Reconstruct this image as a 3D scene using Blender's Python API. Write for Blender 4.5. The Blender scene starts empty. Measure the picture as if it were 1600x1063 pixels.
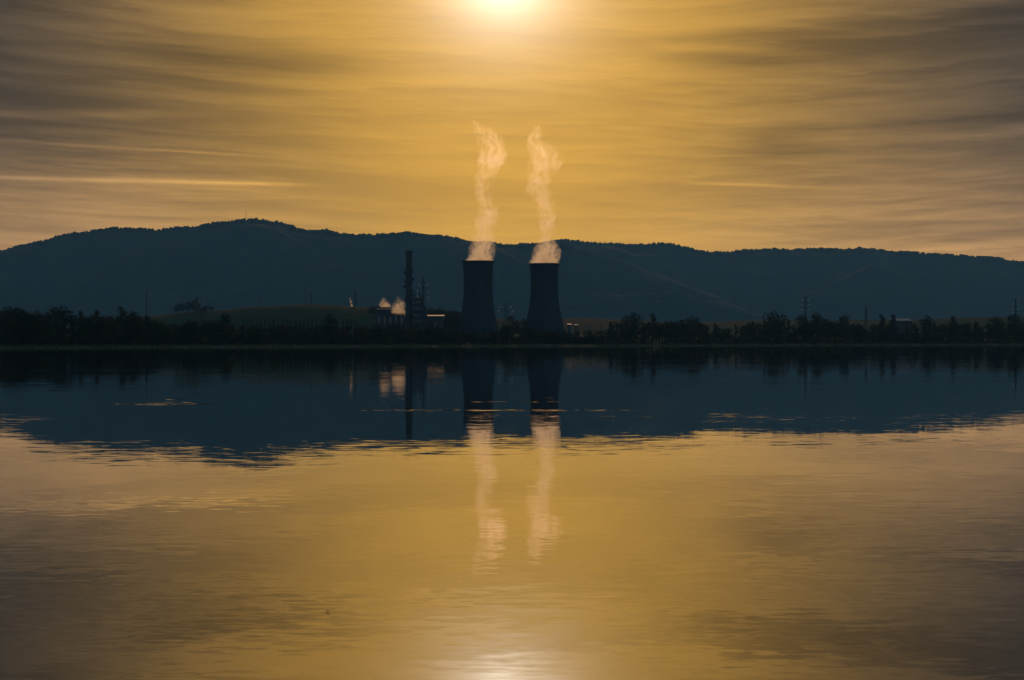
import bpy, math, random
from mathutils import Vector, noise, Matrix
R = math.radians
random.seed(7)
sc = bpy.context.scene
C = sc.collection

# ------------------------------------------------------------------ camera
F = 3111.0          # focal length in photo pixels (70 mm on a 36 mm sensor)
HOR = 533.5         # horizon row in the photograph
EYE = 3.5           # eye height over the lake (m)
cam = bpy.data.objects.new('camera', bpy.data.cameras.new('camera'))
C.objects.link(cam)
cam.data.lens = 70; cam.data.sensor_width = 36
cam.data.clip_start = 0.1; cam.data.clip_end = 60000
cam.location = (0, 0, EYE)
cam.rotation_euler = (R(90) + math.atan((HOR - 531.5) / F), 0, 0)
sc.camera = cam

# ------------------------------------------------------------------ exposure / render
sc.view_settings.view_transform = 'Standard'
sc.view_settings.look = 'None'
sc.view_settings.exposure = 0.0
sc.view_settings.gamma = 1.0
sc.view_settings.use_curve_mapping = False
cy = sc.cycles
cy.use_denoising = True
cy.use_adaptive_sampling = True; cy.adaptive_threshold = 0.018; cy.adaptive_min_samples = 20
cy.max_bounces = 8
cy.diffuse_bounces = 2
cy.glossy_bounces = 3
cy.transmission_bounces = 2
cy.volume_bounces = 2
cy.volume_step_rate = 0.12
cy.volume_max_steps = 512
cy.sample_clamp_indirect = 6.0

# ------------------------------------------------------------------ sun
SUN_AZ = math.atan((787 - 800) / F)
SUN_EL = math.atan((HOR + 50) / F)
SUN = Vector((math.sin(SUN_AZ) * math.cos(SUN_EL), math.cos(SUN_AZ) * math.cos(SUN_EL), math.sin(SUN_EL)))
sl = bpy.data.lights.new('sun', 'SUN')
sl.energy = 0.25; sl.angle = R(0.5); sl.color = (1.0, 0.55, 0.27)
so = bpy.data.objects.new('sun', sl); C.objects.link(so)
so.rotation_euler = (-SUN).to_track_quat('-Z', 'Y').to_euler()
so.location = (0, 0, 300)


# ------------------------------------------------------------------ node helper
class V:
    """a value in a node tree: a socket or a constant, with arithmetic"""
    def __init__(s, g, x): s.g = g; s.x = x
    def m(s, op, *o, **k): return s.g.math(op, s, *o, **k)
    def __add__(s, o): return s.m('ADD', o)
    def __radd__(s, o): return s.m('ADD', o)
    def __sub__(s, o): return s.m('SUBTRACT', o)
    def __rsub__(s, o): return s.g.math('SUBTRACT', o, s)
    def __mul__(s, o): return s.m('MULTIPLY', o)
    def __rmul__(s, o): return s.m('MULTIPLY', o)
    def __truediv__(s, o): return s.m('DIVIDE', o)
    def __neg__(s): return s.m('MULTIPLY', -1.0)


class G:
    def __init__(s, tree): s.t = tree; s.n = tree.nodes; s.l = tree.links
    def put(s, sock, v):
        if isinstance(v, V): v = v.x
        if isinstance(v, bpy.types.NodeSocket): s.l.new(v, sock)
        else: sock.default_value = v
    def node(s, kind, **kw):
        n = s.n.new(kind)
        for k, v in kw.items(): setattr(n, k, v)
        return n
    def math(s, op, *a, clamp=False):
        n = s.n.new('ShaderNodeMath'); n.operation = op; n.use_clamp = clamp
        for i, v in enumerate(a): s.put(n.inputs[i], v)
        return V(s, n.outputs[0])
    def exp(s, v): return s.math('EXPONENT', v)
    def sep(s, v):
        n = s.n.new('ShaderNodeSeparateXYZ'); s.put(n.inputs[0], v)
        return [V(s, o) for o in n.outputs]
    def comb(s, x, y, z):
        n = s.n.new('ShaderNodeCombineXYZ')
        for i, v in enumerate((x, y, z)): s.put(n.inputs[i], v)
        return V(s, n.outputs[0])
    def vm(s, op, *a, out=0):
        n = s.n.new('ShaderNodeVectorMath'); n.operation = op
        k = 0
        for v in a:
            if op == 'SCALE' and k == 1: s.put(n.inputs['Scale'], v)
            else: s.put(n.inputs[k], v)
            k += 1
        return V(s, n.outputs[out])
    def noise(s, vec, scale=1.0, detail=3.0, rough=0.5, dist=0.0, color=False, dims='3D'):
        n = s.n.new('ShaderNodeTexNoise'); n.noise_dimensions = dims
        s.put(n.inputs['Vector'], vec); n.inputs['Scale'].default_value = scale
        n.inputs['Detail'].default_value = detail; n.inputs['Roughness'].default_value = rough
        n.inputs['Distortion'].default_value = dist
        return V(s, n.outputs['Color' if color else 0])
    def smooth(s, v, a, b, lo=0.0, hi=1.0):
        n = s.n.new('ShaderNodeMapRange'); n.interpolation_type = 'SMOOTHSTEP'
        for i, q in enumerate((v, a, b, lo, hi)): s.put(n.inputs[i], q)
        return V(s, n.outputs[0])
    def lin(s, v, a, b, lo=0.0, hi=1.0):
        n = s.n.new('ShaderNodeMapRange')
        for i, q in enumerate((v, a, b, lo, hi)): s.put(n.inputs[i], q)
        return V(s, n.outputs[0])
    def mix(s, f, a, b, mode='MIX'):
        n = s.n.new('ShaderNodeMix'); n.data_type = 'RGBA'; n.blend_type = mode; n.clamp_factor = False
        s.put(n.inputs[0], f); s.put(n.inputs[6], s.c4(a)); s.put(n.inputs[7], s.c4(b))
        return V(s, n.outputs[2])
    def c4(s, c):
        if isinstance(c, tuple) and len(c) == 3: return (*c, 1.0)
        return c
    def ramp(s, f, stops):
        n = s.n.new('ShaderNodeValToRGB'); s.put(n.inputs[0], f)
        e = n.color_ramp.elements
        while len(e) < len(stops): e.new(0.5)
        for q, (p, c) in zip(e, stops):
            q.position = p
        for q, (p, c) in zip(sorted(e, key=lambda q: q.position), stops):
            q.position = p; q.color = (*c, 1.0)
        return V(s, n.outputs[0])


# ------------------------------------------------------------------ world sky
world = bpy.data.worlds.new('World'); sc.world = world; world.use_nodes = True
world.cycles.sampling_method = 'MANUAL'; world.cycles.sample_map_resolution = 512
wt = world.node_tree; wt.nodes.clear(); g = G(wt)
tc = g.node('ShaderNodeTexCoord')
d = g.vm('NORMALIZE', tc.outputs['Generated'])
dx, dy, dz = g.sep(d)
sky = g.node('ShaderNodeTexSky', sky_type='NISHITA', sun_disc=False)
sky.sun_elevation = SUN_EL; sky.sun_rotation = SUN_AZ
sky.altitude = 150; sky.air_density = 1.0; sky.dust_density = 0.3; sky.ozone_density = 4.2
g.l.new(d.x, sky.inputs[0]) if sky.inputs else None
az = g.math('ARCTAN2', dx, dy) - SUN_AZ
el = g.math('ARCSINE', dz)
dl = el - SUN_EL
th = g.math('ARCCOSINE', g.math('MINIMUM', g.vm('DOT_PRODUCT', d, tuple(SUN), out=1), 1.0))
# cirrus sheet seen edge on: stretched along the horizon, two layers that cross at a small angle
warp = g.noise(g.comb(az * 3.0, el * 9.0, 0.3), 1.0, 2.0, 0.5)
fan = el - az * az * 0.10
c2 = g.noise(g.comb(az * 6.5 - warp * 1.6, (el + az * 0.07) * 120.0 + warp * 2.5, 7.1), 1.0, 5.0, 0.68)
c1 = g.noise(g.comb(az * 4.0 + warp * 1.4, fan * 84.0 + warp * 2.0 + c2 * 0.8, 1.7), 1.0, 6.0, 0.66)
c3 = g.noise(g.comb(az * 3.8, (fan + az * 0.03) * 24.0 + warp, 4.4), 1.0, 3.0, 0.55)
fib = g.noise(g.comb(az * 26.0 + c2 * 2.0, fan * 420.0 + c1 * 9.0, 3.3), 1.0, 2.0, 0.6)
cloud = (c1 * 0.40 + c2 * 0.20 + c3 * 0.30 + fib * 0.10)
cl = g.smooth(cloud, 0.39, 0.63)
# light: broad gold forward glow, horizon band, white core round the sun
q2 = (az / 0.162).m('POWER', 2.0) + (dl / 0.42).m('POWER', 2.0)
gold = g.exp(-q2) * (1.0 + 0.62 * g.exp(-((el / 0.085).m('POWER', 2.0))))
away = g.smooth(g.math('ABSOLUTE', az), 0.02, 0.22)
band = g.exp(-((g.math('MAXIMUM', el, 0.0) / 0.060).m('POWER', 2.0))) * g.exp(-((az / 0.75).m('POWER', 2.0))) * (away * 0.9 + 0.1)
core = g.exp(-(th / 0.0162))
halo = g.exp(-(th / 0.034))
# thicker cloud farther from the sun
amp = away * 0.44 + 0.30
shade = 1.0 + (cl - 0.62) * amp
def contrail(a0, e0, a1, e1, w, s):
    """a thin bright streak between two sky directions"""
    k = (e1 - e0) / (a1 - a0)
    off = ((az - a0) * k + e0 - el + (c3 - 0.5) * 0.004) / w
    return g.exp(-(off.m('POWER', 2.0))) * g.smooth(az, a0, a0 + 0.05) * g.smooth(az, a1, a1 - 0.08) * s * (fib * 1.8 + c1 * 1.0)
def P(px, py): return (math.atan((px - 787) / F), math.atan((HOR - py) / F))
trail = (contrail(*P(-400, 282), *P(560, 291), 0.0011, 0.50) + contrail(*P(-400, 212), *P(540, 250), 0.0007, 0.22)
         + contrail(*P(1180, 222), *P(2000, 206), 0.0042, 0.42) + contrail(*P(1010, 283), *P(1420, 302), 0.0008, 0.25)
         + contrail(*P(1040, 246), *P(1280, 245), 0.0007, 0.25) + contrail(*P(960, 72), *P(1330, 88), 0.0025, 0.22)
         + contrail(*P(-200, 192), *P(420, 178), 0.0024, 0.28))
dark = contrail(*P(1080, 236), *P(2100, 168), 0.0075, 0.55) + contrail(*P(150, 82), *P(640, 118), 0.009, 0.5) + contrail(*P(980, 95), *P(1420, 92), 0.008, 0.4)
shade = g.math('MAXIMUM', shade + trail - dark * 0.55, 0.2)
def rgb(c): return c
tot = g.vm('SCALE', (0.84, 0.425, 0.029), gold)
tot = g.vm('ADD', tot, g.vm('SCALE', (1.36, 0.70, 0.22), band))
tot = g.vm('ADD', tot, (0.034, 0.027, 0.021))
tot = g.vm('ADD', tot, g.vm('SCALE', (0.006, 0.012, 0.022), away))
tot = g.vm('SCALE', tot, shade)
tot = g.vm('ADD', tot, g.vm('SCALE', (2.5, 2.45, 2.35), core))
tot = g.vm('ADD', tot, g.vm('SCALE', (0.22, 0.205, 0.165), halo))
veil = g.smooth(th, 1.15, 0.40)          # cirrus veil round the sun, clear blue sky away from it
clear = g.vm('SCALE', sky.outputs[0], 0.072)
tot = g.mix(veil, clear, tot)
bg = g.node('ShaderNodeBackground'); g.put(bg.inputs[0], tot); bg.inputs[1].default_value = 1.0
wo = g.node('ShaderNodeOutputWorld'); g.l.new(bg.outputs[0], wo.inputs[0])


# ------------------------------------------------------------------ materials
MATS = {}
def mat(name, c1, c2=None, scale=1.0, rough=0.8, detail=4, spec=0.3, metal=0.0, translucent=0.0, objrand=0.0, stretch=(1, 1, 1), bump=0.0):
    if name in MATS: return MATS[name]
    m = bpy.data.materials.new(name); m.use_nodes = True; m.node_tree.nodes.clear(); g = G(m.node_tree)
    t = g.node('ShaderNodeTexCoord')
    vec = g.vm('MULTIPLY', t.outputs['Object'], stretch)
    n = g.noise(vec, scale, detail, 0.6)
    col = g.mix(g.smooth(n, 0.35, 0.65), c1, c2 or c1)
    if objrand:
        oi = g.node('ShaderNodeObjectInfo')
        col = g.mix(1.0, col, g.mix(V(g, oi.outputs['Random']), tuple(1 - objrand for _ in range(3)), tuple(1 + objrand for _ in range(3))), 'MULTIPLY')
    b = g.node('ShaderNodeBsdfPrincipled'); g.put(b.inputs['Base Color'], col)
    b.inputs['Roughness'].default_value = rough; b.inputs['Metallic'].default_value = metal
    b.inputs['Specular IOR Level'].default_value = spec
    if bump:
        bn = g.node('ShaderNodeBump'); bn.inputs['Strength'].default_value = bump; g.put(bn.inputs['Height'], n)
        g.l.new(bn.outputs[0], b.inputs['Normal'])
    out = b.outputs[0]
    if translucent:
        tr = g.node('ShaderNodeBsdfTranslucent'); g.put(tr.inputs[0], col)
        mx = g.node('ShaderNodeMixShader'); mx.inputs[0].default_value = translucent
        g.l.new(out, mx.inputs[1]); g.l.new(tr.outputs[0], mx.inputs[2]); out = mx.outputs[0]
    o = g.node('ShaderNodeOutputMaterial'); g.l.new(out, o.inputs[0])
    MATS[name] = m; return m

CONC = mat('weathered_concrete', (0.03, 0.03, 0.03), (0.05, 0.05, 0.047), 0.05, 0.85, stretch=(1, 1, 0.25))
STEEL = mat('galvanised_steel', (0.05, 0.052, 0.055), (0.08, 0.08, 0.08), 0.6, 0.7, metal=0.0)
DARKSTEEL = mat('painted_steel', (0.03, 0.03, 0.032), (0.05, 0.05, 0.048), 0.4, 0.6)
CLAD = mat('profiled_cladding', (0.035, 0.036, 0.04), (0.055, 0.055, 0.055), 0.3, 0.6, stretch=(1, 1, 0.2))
ROOFM = mat('sheet_metal_roof', (0.36, 0.36, 0.35), (0.45, 0.44, 0.43), 0.3, 0.48, metal=0.2)
ROOFD = mat('bitumen_roof', (0.05, 0.05, 0.05), (0.08, 0.08, 0.08), 0.3, 0.8)
GLASSI = mat('glass_insulator_disc', (0.8, 0.85, 0.82), (0.9, 0.9, 0.88), 1, 0.1, translucent=0.7)
PLASTER = mat('pale_plaster', (0.30, 0.27, 0.22), (0.38, 0.34, 0.29), 0.5, 0.8)
TILE = mat('roof_tiles', (0.30, 0.18, 0.12), (0.40, 0.26, 0.18), 0.8, 0.42)
WINDOW = mat('window_glass', (0.02, 0.025, 0.03), (0.03, 0.03, 0.04), 1, 0.1, spec=0.6)
BARK = mat('bark', (0.06, 0.045, 0.035), (0.10, 0.08, 0.06), 4, 0.9)
LEAF = [mat('leaf_dark_green', (0.030, 0.042, 0.018), (0.055, 0.06, 0.022), 3, 0.7, translucent=0.2, objrand=0.3),
        mat('leaf_olive', (0.055, 0.055, 0.02), (0.08, 0.07, 0.025), 3, 0.7, translucent=0.2, objrand=0.3),
        mat('leaf_autumn_brown', (0.085, 0.045, 0.02), (0.12, 0.06, 0.025), 3, 0.7, translucent=0.2, objrand=0.3)]
FOREST = mat('forest_canopy', (0.022, 0.040, 0.032), (0.040, 0.060, 0.045), 0.02, 0.9, objrand=0.0)
UNDER = mat('undergrowth_leaf', (0.035, 0.035, 0.016), (0.07, 0.05, 0.02), 0.08, 0.8, translucent=0.15)
REED = mat('bank_grass_blades', (0.10, 0.11, 0.03), (0.16, 0.14, 0.05), 0.05, 0.8, translucent=0.35)


def ground_mat():
    m = bpy.data.materials.new('meadow_and_soil'); m.use_nodes = True; m.node_tree.nodes.clear(); g = G(m.node_tree)
    t = g.node('ShaderNodeTexCoord'); o = t.outputs['Object']
    n1 = g.noise(o, 0.012, 5, 0.6); n2 = g.noise(o, 0.3, 5, 0.65)
    n3 = g.noise(g.vm('MULTIPLY', o, (0.004, 0.012, 0.0)), 1.0, 3, 0.5)
    grass = g.mix(n2, (0.075, 0.095, 0.022), (0.12, 0.12, 0.035))
    field = g.mix(g.smooth(n3, 0.42, 0.58), (0.06, 0.085, 0.02), (0.17, 0.13, 0.075))
    col = g.mix(g.smooth(n1, 0.42, 0.6), grass, field)
    z = g.sep(o)[2]
    col = g.mix(g.smooth(z + (n2 - 0.5) * 0.5, 0.45, 0.15), col, (0.16, 0.13, 0.10))
    b = g.node('ShaderNodeBsdfPrincipled'); g.put(b.inputs['Base Color'], col); b.inputs['Roughness'].default_value = 0.9
    b.inputs['Specular IOR Level'].default_value = 0.1
    oo = g.node('ShaderNodeOutputMaterial'); g.l.new(b.outputs[0], oo.inputs[0]); return m

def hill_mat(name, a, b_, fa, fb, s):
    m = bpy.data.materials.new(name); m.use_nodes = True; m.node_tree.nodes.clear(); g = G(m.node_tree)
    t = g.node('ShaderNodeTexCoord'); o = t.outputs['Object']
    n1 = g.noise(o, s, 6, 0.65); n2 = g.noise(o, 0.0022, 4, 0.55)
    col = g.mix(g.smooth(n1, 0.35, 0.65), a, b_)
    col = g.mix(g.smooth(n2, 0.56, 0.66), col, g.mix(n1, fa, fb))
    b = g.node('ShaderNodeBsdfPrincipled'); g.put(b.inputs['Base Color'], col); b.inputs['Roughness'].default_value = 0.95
    b.inputs['Specular IOR Level'].default_value = 0.05
    oo = g.node('ShaderNodeOutputMaterial'); g.l.new(b.outputs[0], oo.inputs[0]); return m

GROUND = ground_mat()
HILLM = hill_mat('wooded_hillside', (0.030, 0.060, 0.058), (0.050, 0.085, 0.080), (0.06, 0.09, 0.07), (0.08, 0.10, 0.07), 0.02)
FIELDM = hill_mat('pasture_slope', (0.036, 0.062, 0.022), (0.058, 0.080, 0.026), (0.035, 0.048, 0.018), (0.042, 0.050, 0.022), 0.03)

def water_mat():
    m = bpy.data.materials.new('still_lake_water'); m.use_nodes = True; m.node_tree.nodes.clear(); g = G(m.node_tree)
    t = g.node('ShaderNodeTexCoord'); o = t.outputs['Object']
    x, y, z = g.sep(o)
    def slope(sx, sy, seed, det, k):
        n = g.noise(g.comb(x * sx, y * sy, seed), 1.0, det, 0.55, color=True)
        return g.vm('SCALE', g.vm('SUBTRACT', n, (0.5, 0.5, 0.5)), k)
    # wind: calm and ruffled bands, in metres on the lake
    w1 = g.noise(g.comb(x * 0.020, y * 0.035, 2.0), 1.0, 3, 0.5)
    w2 = g.noise(g.comb(x * 0.006, y * 0.05, 9.0), 1.0, 4, 0.6)
    wind = g.smooth(w1, 0.38, 0.68, 0.35, 1.3)
    s = g.vm('ADD', slope(1.15, 3.8, 0.0, 4, 0.024), slope(0.25, 0.6, 5.0, 2, 0.009))
    s = g.vm('SCALE', s, wind)
    s = g.vm('ADD', s, g.vm('SCALE', slope(2.2, 4.0, 7.0, 3, 0.034), g.smooth(y, 60.0, 18.0) * (wind * 0.5 + 0.4)))
    # gust streaks that lie across the lake some 80 to 130 m out, and near the far shore
    def gust(cx, cy, rx, ry, k):
        q = ((x - cx) / rx).m('POWER', 2.0) + ((y - cy) / ry).m('POWER', 2.0)
        return g.exp(-q) * k
    edge = g.noise(g.comb(x * 0.35, y * 0.25, 4.0), 1.0, 4, 0.65)
    gs = gust(-19.4, 111.5, 3.0, 3.0, 1.5) + gust(-20.3, 119.5, 1.0, 1.2, 0.9) + gust(-1.0, 101.0, 9.0, 1.6, 1.0) + gust(0.3, 115.0, 4.2, 1.0, 0.9) + gust(12.0, 103.0, 5.0, 1.4, 0.5) + gust(-7.0, 90.0, 1.8, 2.0, 0.6) + gust(5.0, 84.0, 3.0, 2.0, 0.5)
    gs = g.smooth(gs * (edge * 1.6 + 0.1), 0.42, 0.62)
    far = g.smooth(y - x * 1.17 - 1400.0, -230.0, -110.0) * g.smooth(g.noise(g.comb(x * 0.012, y * 0.002, 9.0), 1.0, 3, 0.6), 0.49, 0.56)
    far = far * g.smooth(x, 260.0, 60.0)
    big = slope(1.3, 2.2, 11.0, 3, 0.15)
    s = g.vm('ADD', s, g.vm('SCALE', big, gs * 0.8))
    s = g.vm('ADD', s, g.vm('SCALE', big, far * 1.5))
    sx, sy, sz = g.sep(s)
    nrm = g.vm('NORMALIZE', g.comb(sx * 0.35, sy, 1.0))
    b = g.node('ShaderNodeBsdfPrincipled')
    b.inputs['Base Color'].default_value = (0.006, 0.008, 0.009, 1)
    b.inputs['Roughness'].default_value = 0.0; b.inputs['IOR'].default_value = 1.36
    g.put(b.inputs['Normal'], nrm)
    gl = g.node('ShaderNodeBsdfGlossy'); gl.inputs['Roughness'].default_value = 0.0; gl.inputs['Color'].default_value = (0.95, 0.95, 0.95, 1)
    g.put(gl.inputs['Normal'], nrm)
    mx = g.node('ShaderNodeMixShader'); mx.inputs[0].default_value = 0.22
    g.l.new(b.outputs[0], mx.inputs[1]); g.l.new(gl.outputs[0], mx.inputs[2])
    oo = g.node('ShaderNodeOutputMaterial'); g.l.new(mx.outputs[0], oo.inputs[0]); return m
WATER = water_mat()


# ------------------------------------------------------------------ mesh helpers
class MB:
    def __init__(s): s.v = []; s.f = []
    def add(s, vs, fs):
        k = len(s.v); s.v += [tuple(v) for v in vs]; s.f += [tuple(i + k for i in f) for f in fs]
    def box(s, x0, x1, y0, y1, z0, z1):
        s.add([(x0, y0, z0), (x1, y0, z0), (x1, y1, z0), (x0, y1, z0), (x0, y0, z1), (x1, y0, z1), (x1, y1, z1), (x0, y1, z1)],
              [(0, 3, 2, 1), (4, 5, 6, 7), (0, 1, 5, 4), (1, 2, 6, 5), (2, 3, 7, 6), (3, 0, 4, 7)]); return s
    def bar(s, a, b, r, r2=None, n=4, caps=True):
        a = Vector(a); b = Vector(b); dd = (b - a); r2 = r if r2 is None else r2
        if dd.length < 1e-6: return s
        q = dd.to_track_quat('Z', 'Y'); vs = []
        for p, rr in ((a, r), (b, r2)):
            for i in range(n):
                t = 2 * math.pi * (i + 0.5) / n
                vs.append(p + q @ Vector((rr * math.cos(t), rr * math.sin(t), 0)))
        fs = [(i, (i + 1) % n, n + (i + 1) % n, n + i) for i in range(n)]
        if caps: fs += [tuple(range(n - 1, -1, -1)), tuple(range(n, 2 * n))]
        s.add(vs, fs); return s
    def lathe(s, prof, n=32, c=(0, 0), close=False):
        vs = []
        for r, z in prof:
            for i in range(n):
                t = 2 * math.pi * i / n; vs.append((c[0] + r * math.cos(t), c[1] + r * math.sin(t), z))
        m = len(prof); fs = []
        for j in range(m if close else m - 1):
            j2 = (j + 1) % m
            for i in range(n): fs.append((j * n + i, j * n + (i + 1) % n, j2 * n + (i + 1) % n, j2 * n + i))
        if not close: fs += [tuple(range(n - 1, -1, -1)), tuple(range((m - 1) * n, m * n))]
        s.add(vs, fs); return s
    def mesh(s, name, material, smooth=False):
        me = bpy.data.meshes.new(name); me.from_pydata(s.v, [], s.f); me.update()
        if material: me.materials.append(material)
        if smooth: me.polygons.foreach_set('use_smooth', [True] * len(me.polygons))
        return me
    def build(s, name, material, parent=None, smooth=False):
        return link(name, s.mesh(name, material, smooth), parent)

def link(name, me, parent=None):
    o = bpy.data.objects.new(name, me); C.objects.link(o); o.parent = parent; return o
def tag(o, label=None, cat=None, group=None, kind=None):
    for k, v in (('label', label), ('category', cat), ('group', group), ('kind', kind)):
        if v: o[k] = v
    return o
def thing(name, loc, label, cat, group=None, rz=0.0, scale=None):
    o = bpy.data.objects.new(name, None); C.objects.link(o); o.location = loc; o.rotation_euler = (0, 0, rz)
    o.empty_display_size = 1.0
    if scale: o.scale = scale
    return tag(o, label, cat, group)
def interp(x, pts):
    if x <= pts[0][0]: return pts[0][1]
    for (a, b), (c, e) in zip(pts, pts[1:]):
        if x <= c: return b + (e - b) * (x - a) / (c - a)
    return pts[-1][1]
def sinterp(x, pts):
    if x <= pts[0][0]: return pts[0][1]
    for (a, b), (c, e) in zip(pts, pts[1:]):
        if x <= c:
            t = (x - a) / (c - a); t = t * t * (3 - 2 * t) * 0.6 + t * 0.4
            return b + (e - b) * t
    return pts[-1][1]
def X(px, Y): return (px - 800) / F * Y
def Z(py, Y): return EYE + (HOR - py) / F * Y
def fbm(x, y, z=0.0, o=4):
    return noise.fractal(Vector((x, y, z)), 1.0, 2.0, o, noise_basis='PERLIN_ORIGINAL')


# ------------------------------------------------------------------ ground and water
SHORE = [(-3000, 700), (-800, 800), (0, 1010), (400, 1190), (740, 1360), (1000, 1500), (1600, 1850), (2600, 2300), (4000, 2500)]
def shore(px): return interp(px, SHORE) + 10 * fbm(px / 60.0, 3.1) + 5 * fbm(px / 14.0, 8.1)
def gz(x, y):
    if y < 60:   # near bank, behind and below the camera
        return max(-3.0, min(1.9, (4.0 - y + 2 * fbm(x / 9.0, 1.3)) * 0.22))
    px = 800 + x / y * F
    dd = y - shore(px)
    if dd < 0: return max(-3.0, dd * 0.12)
    z = 1.1 * (1 - math.exp(-dd / 5.0)) + dd * 0.0085
    z = min(z, 1.1 + 14.0 + (dd - 1500) * 0.002) if dd > 1500 else z
    return z + 0.35 * fbm(x / 24.0, y / 24.0) * min(1, dd / 30)

def grid(xs, ys, fz, name, material, smooth=True):
    mb = MB(); n = len(xs)
    for y in ys:
        for x in xs: mb.v.append((x, y, fz(x, y)))
    for j in range(len(ys) - 1):
        for i in range(n - 1):
            k = j * n + i; mb.f.append((k, k + 1, k + n + 1, k + n))
    return mb.build(name, material, None, smooth)

xs = sorted(set([-16000, -12000, -9000, -7000, -5000, -3500, -2500, -1800, -1300] + [i * 12 for i in range(-80, 81)] + [1300, 1800, 2500, 3500, 5000, 7000, 9000, 12000, 16000]))
ys = [-600, -200, -60, -20, -8, -3, 0, 2, 4, 6, 8, 11, 15, 22, 40, 100, 300, 500, 650] + [700 + 6 * i for i in range(0, 230)] + [2100 + 40 * i for i in range(0, 30)] + [3400, 3800, 4500, 6000, 8000, 11000, 17000]
tag(grid(xs, ys, gz, 'ground', GROUND), kind='structure')
wb = MB(); wb.add([(-8900, -500, 0), (8900, -500, 0), (8900, 2900, 0), (-8900, 2900, 0)], [(0, 1, 2, 3)])
tag(wb.build('water', WATER), kind='structure')

# ------------------------------------------------------------------ hills
def ridge(name, prof, Yc, Yf, Yb, material, px0, px1, nx, nv, rough, base=10.0, seed=0.0, bend=0.0, tree=0.0):
    mb = MB(); rows = []
    for i in range(nx + 1):
        px = px0 + (px1 - px0) * i / nx
        for j in range(nv + 1):
            t = j / nv                      # 0 foot, 0.62 crest, 1 back
            if t <= 0.62: u = t / 0.62; Y = Yf + (Yc - Yf) * u; h = u * (1.0 + 0.35 * (1 - u))
            else: u = (t - 0.62) / 0.38; Y = Yc + (Yb - Yc) * u; h = 1 - u ** 1.4
            Y += bend * (px - 800) + (Yc - Yf) * 0.04 * fbm(px / 160.0, t * 3, seed)
            x = X(px, Y)
            crest = Z(sinterp(px, prof), Yc + bend * (px - 800))
            nz = fbm(x / (Yc * 0.06), Y / (Yc * 0.11), seed, 5) * rough * min(1, max(0, (1 - h) * 3.0)) * min(1, h * 4)
            z = base - 20 + (crest - base + 20) * h + nz + (fbm(x / 22.0, Y / 30.0, seed + 3, 3) * tree)
            mb.v.append((x, Y, z))
    n = nv + 1
    for i in range(nx):
        for j in range(nv):
            k = i * n + j; mb.f.append((k, k + n, k + n + 1, k + 1))
    return tag(mb.build(name, material, None, True), kind='structure')

MAIN = [(-2600, 470), (-1400, 430), (-500, 452), (-200, 424), (0, 391), (60, 378), (100, 367), (180, 356), (240, 359), (300, 354), (340, 348), (385, 343), (430, 346), (470, 358),
        (500, 360), (560, 367), (640, 364), (700, 370), (735, 377), (790, 382), (835, 381), (875, 381), (900, 388), (960, 404), (1020, 424), (1100, 456), (1190, 492), (1300, 512), (1600, 520)]
BACK = [(500, 470), (640, 430), (760, 396), (835, 382), (875, 374), (920, 379), (1000, 383), (1040, 380), (1100, 393), (1140, 394), (1160, 391), (1270, 389), (1360, 389), (1400, 393),
        (1470, 397), (1560, 403), (1600, 411), (1720, 432), (2000, 448), (2600, 440), (3600, 470)]
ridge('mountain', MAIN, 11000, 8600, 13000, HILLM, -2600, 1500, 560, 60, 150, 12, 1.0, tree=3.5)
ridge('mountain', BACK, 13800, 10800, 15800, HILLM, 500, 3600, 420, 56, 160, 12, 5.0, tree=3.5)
LOW = [(60, 520), (160, 503), (240, 493), (300, 487), (340, 485), (400, 479), (480, 475.5), (520, 477), (560, 480), (640, 483), (700, 487), (800, 500), (860, 516)]
ridge('grassy_hill', LOW, 3000, 2680, 3500, FIELDM, 40, 880, 120, 24, 2.0, 8, 2.0)
LOW2 = [(820, 520), (870, 499), (900, 496), (980, 499), (1060, 503), (1200, 500), (1400, 499), (1600, 494), (1800, 500), (2100, 516)]
ridge('grassy_hill', LOW2, 3600, 3000, 4100, FIELDM, 820, 2100, 140, 20, 2.0, 10, 6.0)

# ridge woodland: crowns along the crest lines, one mass
def woods(prof, Yc, px0, px1, n, rmin, rmax, seed):
    rnd = random.Random(seed); mb = MB()
    for i in range(n):
        px = rnd.uniform(px0, px1); Y = Yc + rnd.uniform(-0.03, 0.01) * Yc
        dens = fbm(px / 26.0, 5.0, seed)
        if dens < -0.16 and rnd.random() < 0.75: continue
        x = X(px, Y); z = Z(sinterp(px, prof), Yc) - max(0, (Yc - Y)) * 0.10
        r = rnd.uniform(rmin, rmax) * (1.0 + 0.8 * max(0, dens)); h = r * rnd.uniform(0.7, 1.35)
        vs = []; k = 6
        for a, (rr, zz) in enumerate(((0.75, -0.4), (1.0, 0.2), (0.62, 0.8))):
            for q in range(k):
                t = 2 * math.pi * (q + 0.5 * a) / k; w = rnd.uniform(0.75, 1.2)
                vs.append((x + r * rr * w * math.cos(t), Y + r * rr * w * math.sin(t), z + h * (zz * w - 0.25)))
        vs.append((x, Y, z + h * rnd.uniform(0.62, 0.95)))
        fs = []
        for a in range(2):
            for q in range(k): fs.append((a * k + q, a * k + (q + 1) % k, (a + 1) * k + (q + 1) % k, (a + 1) * k + q))
        for q in range(k): fs.append((2 * k + q, 2 * k + (q + 1) % k, 3 * k))
        mb.add(vs, fs)
    return mb
tag(woods(MAIN, 11000, -300, 900, 2300, 4.5, 10, 3).build('ridge_woodland', FOREST), 'dark woodland along the crest of the tall hill left of the towers', 'woodland', kind='stuff')
tag(woods(BACK, 13800, 830, 1800, 1900, 5.5, 12.5, 9).build('ridge_woodland', FOREST), 'dark woodland along the crest of the long ridge right of the towers', 'woodland', kind='stuff')

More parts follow.
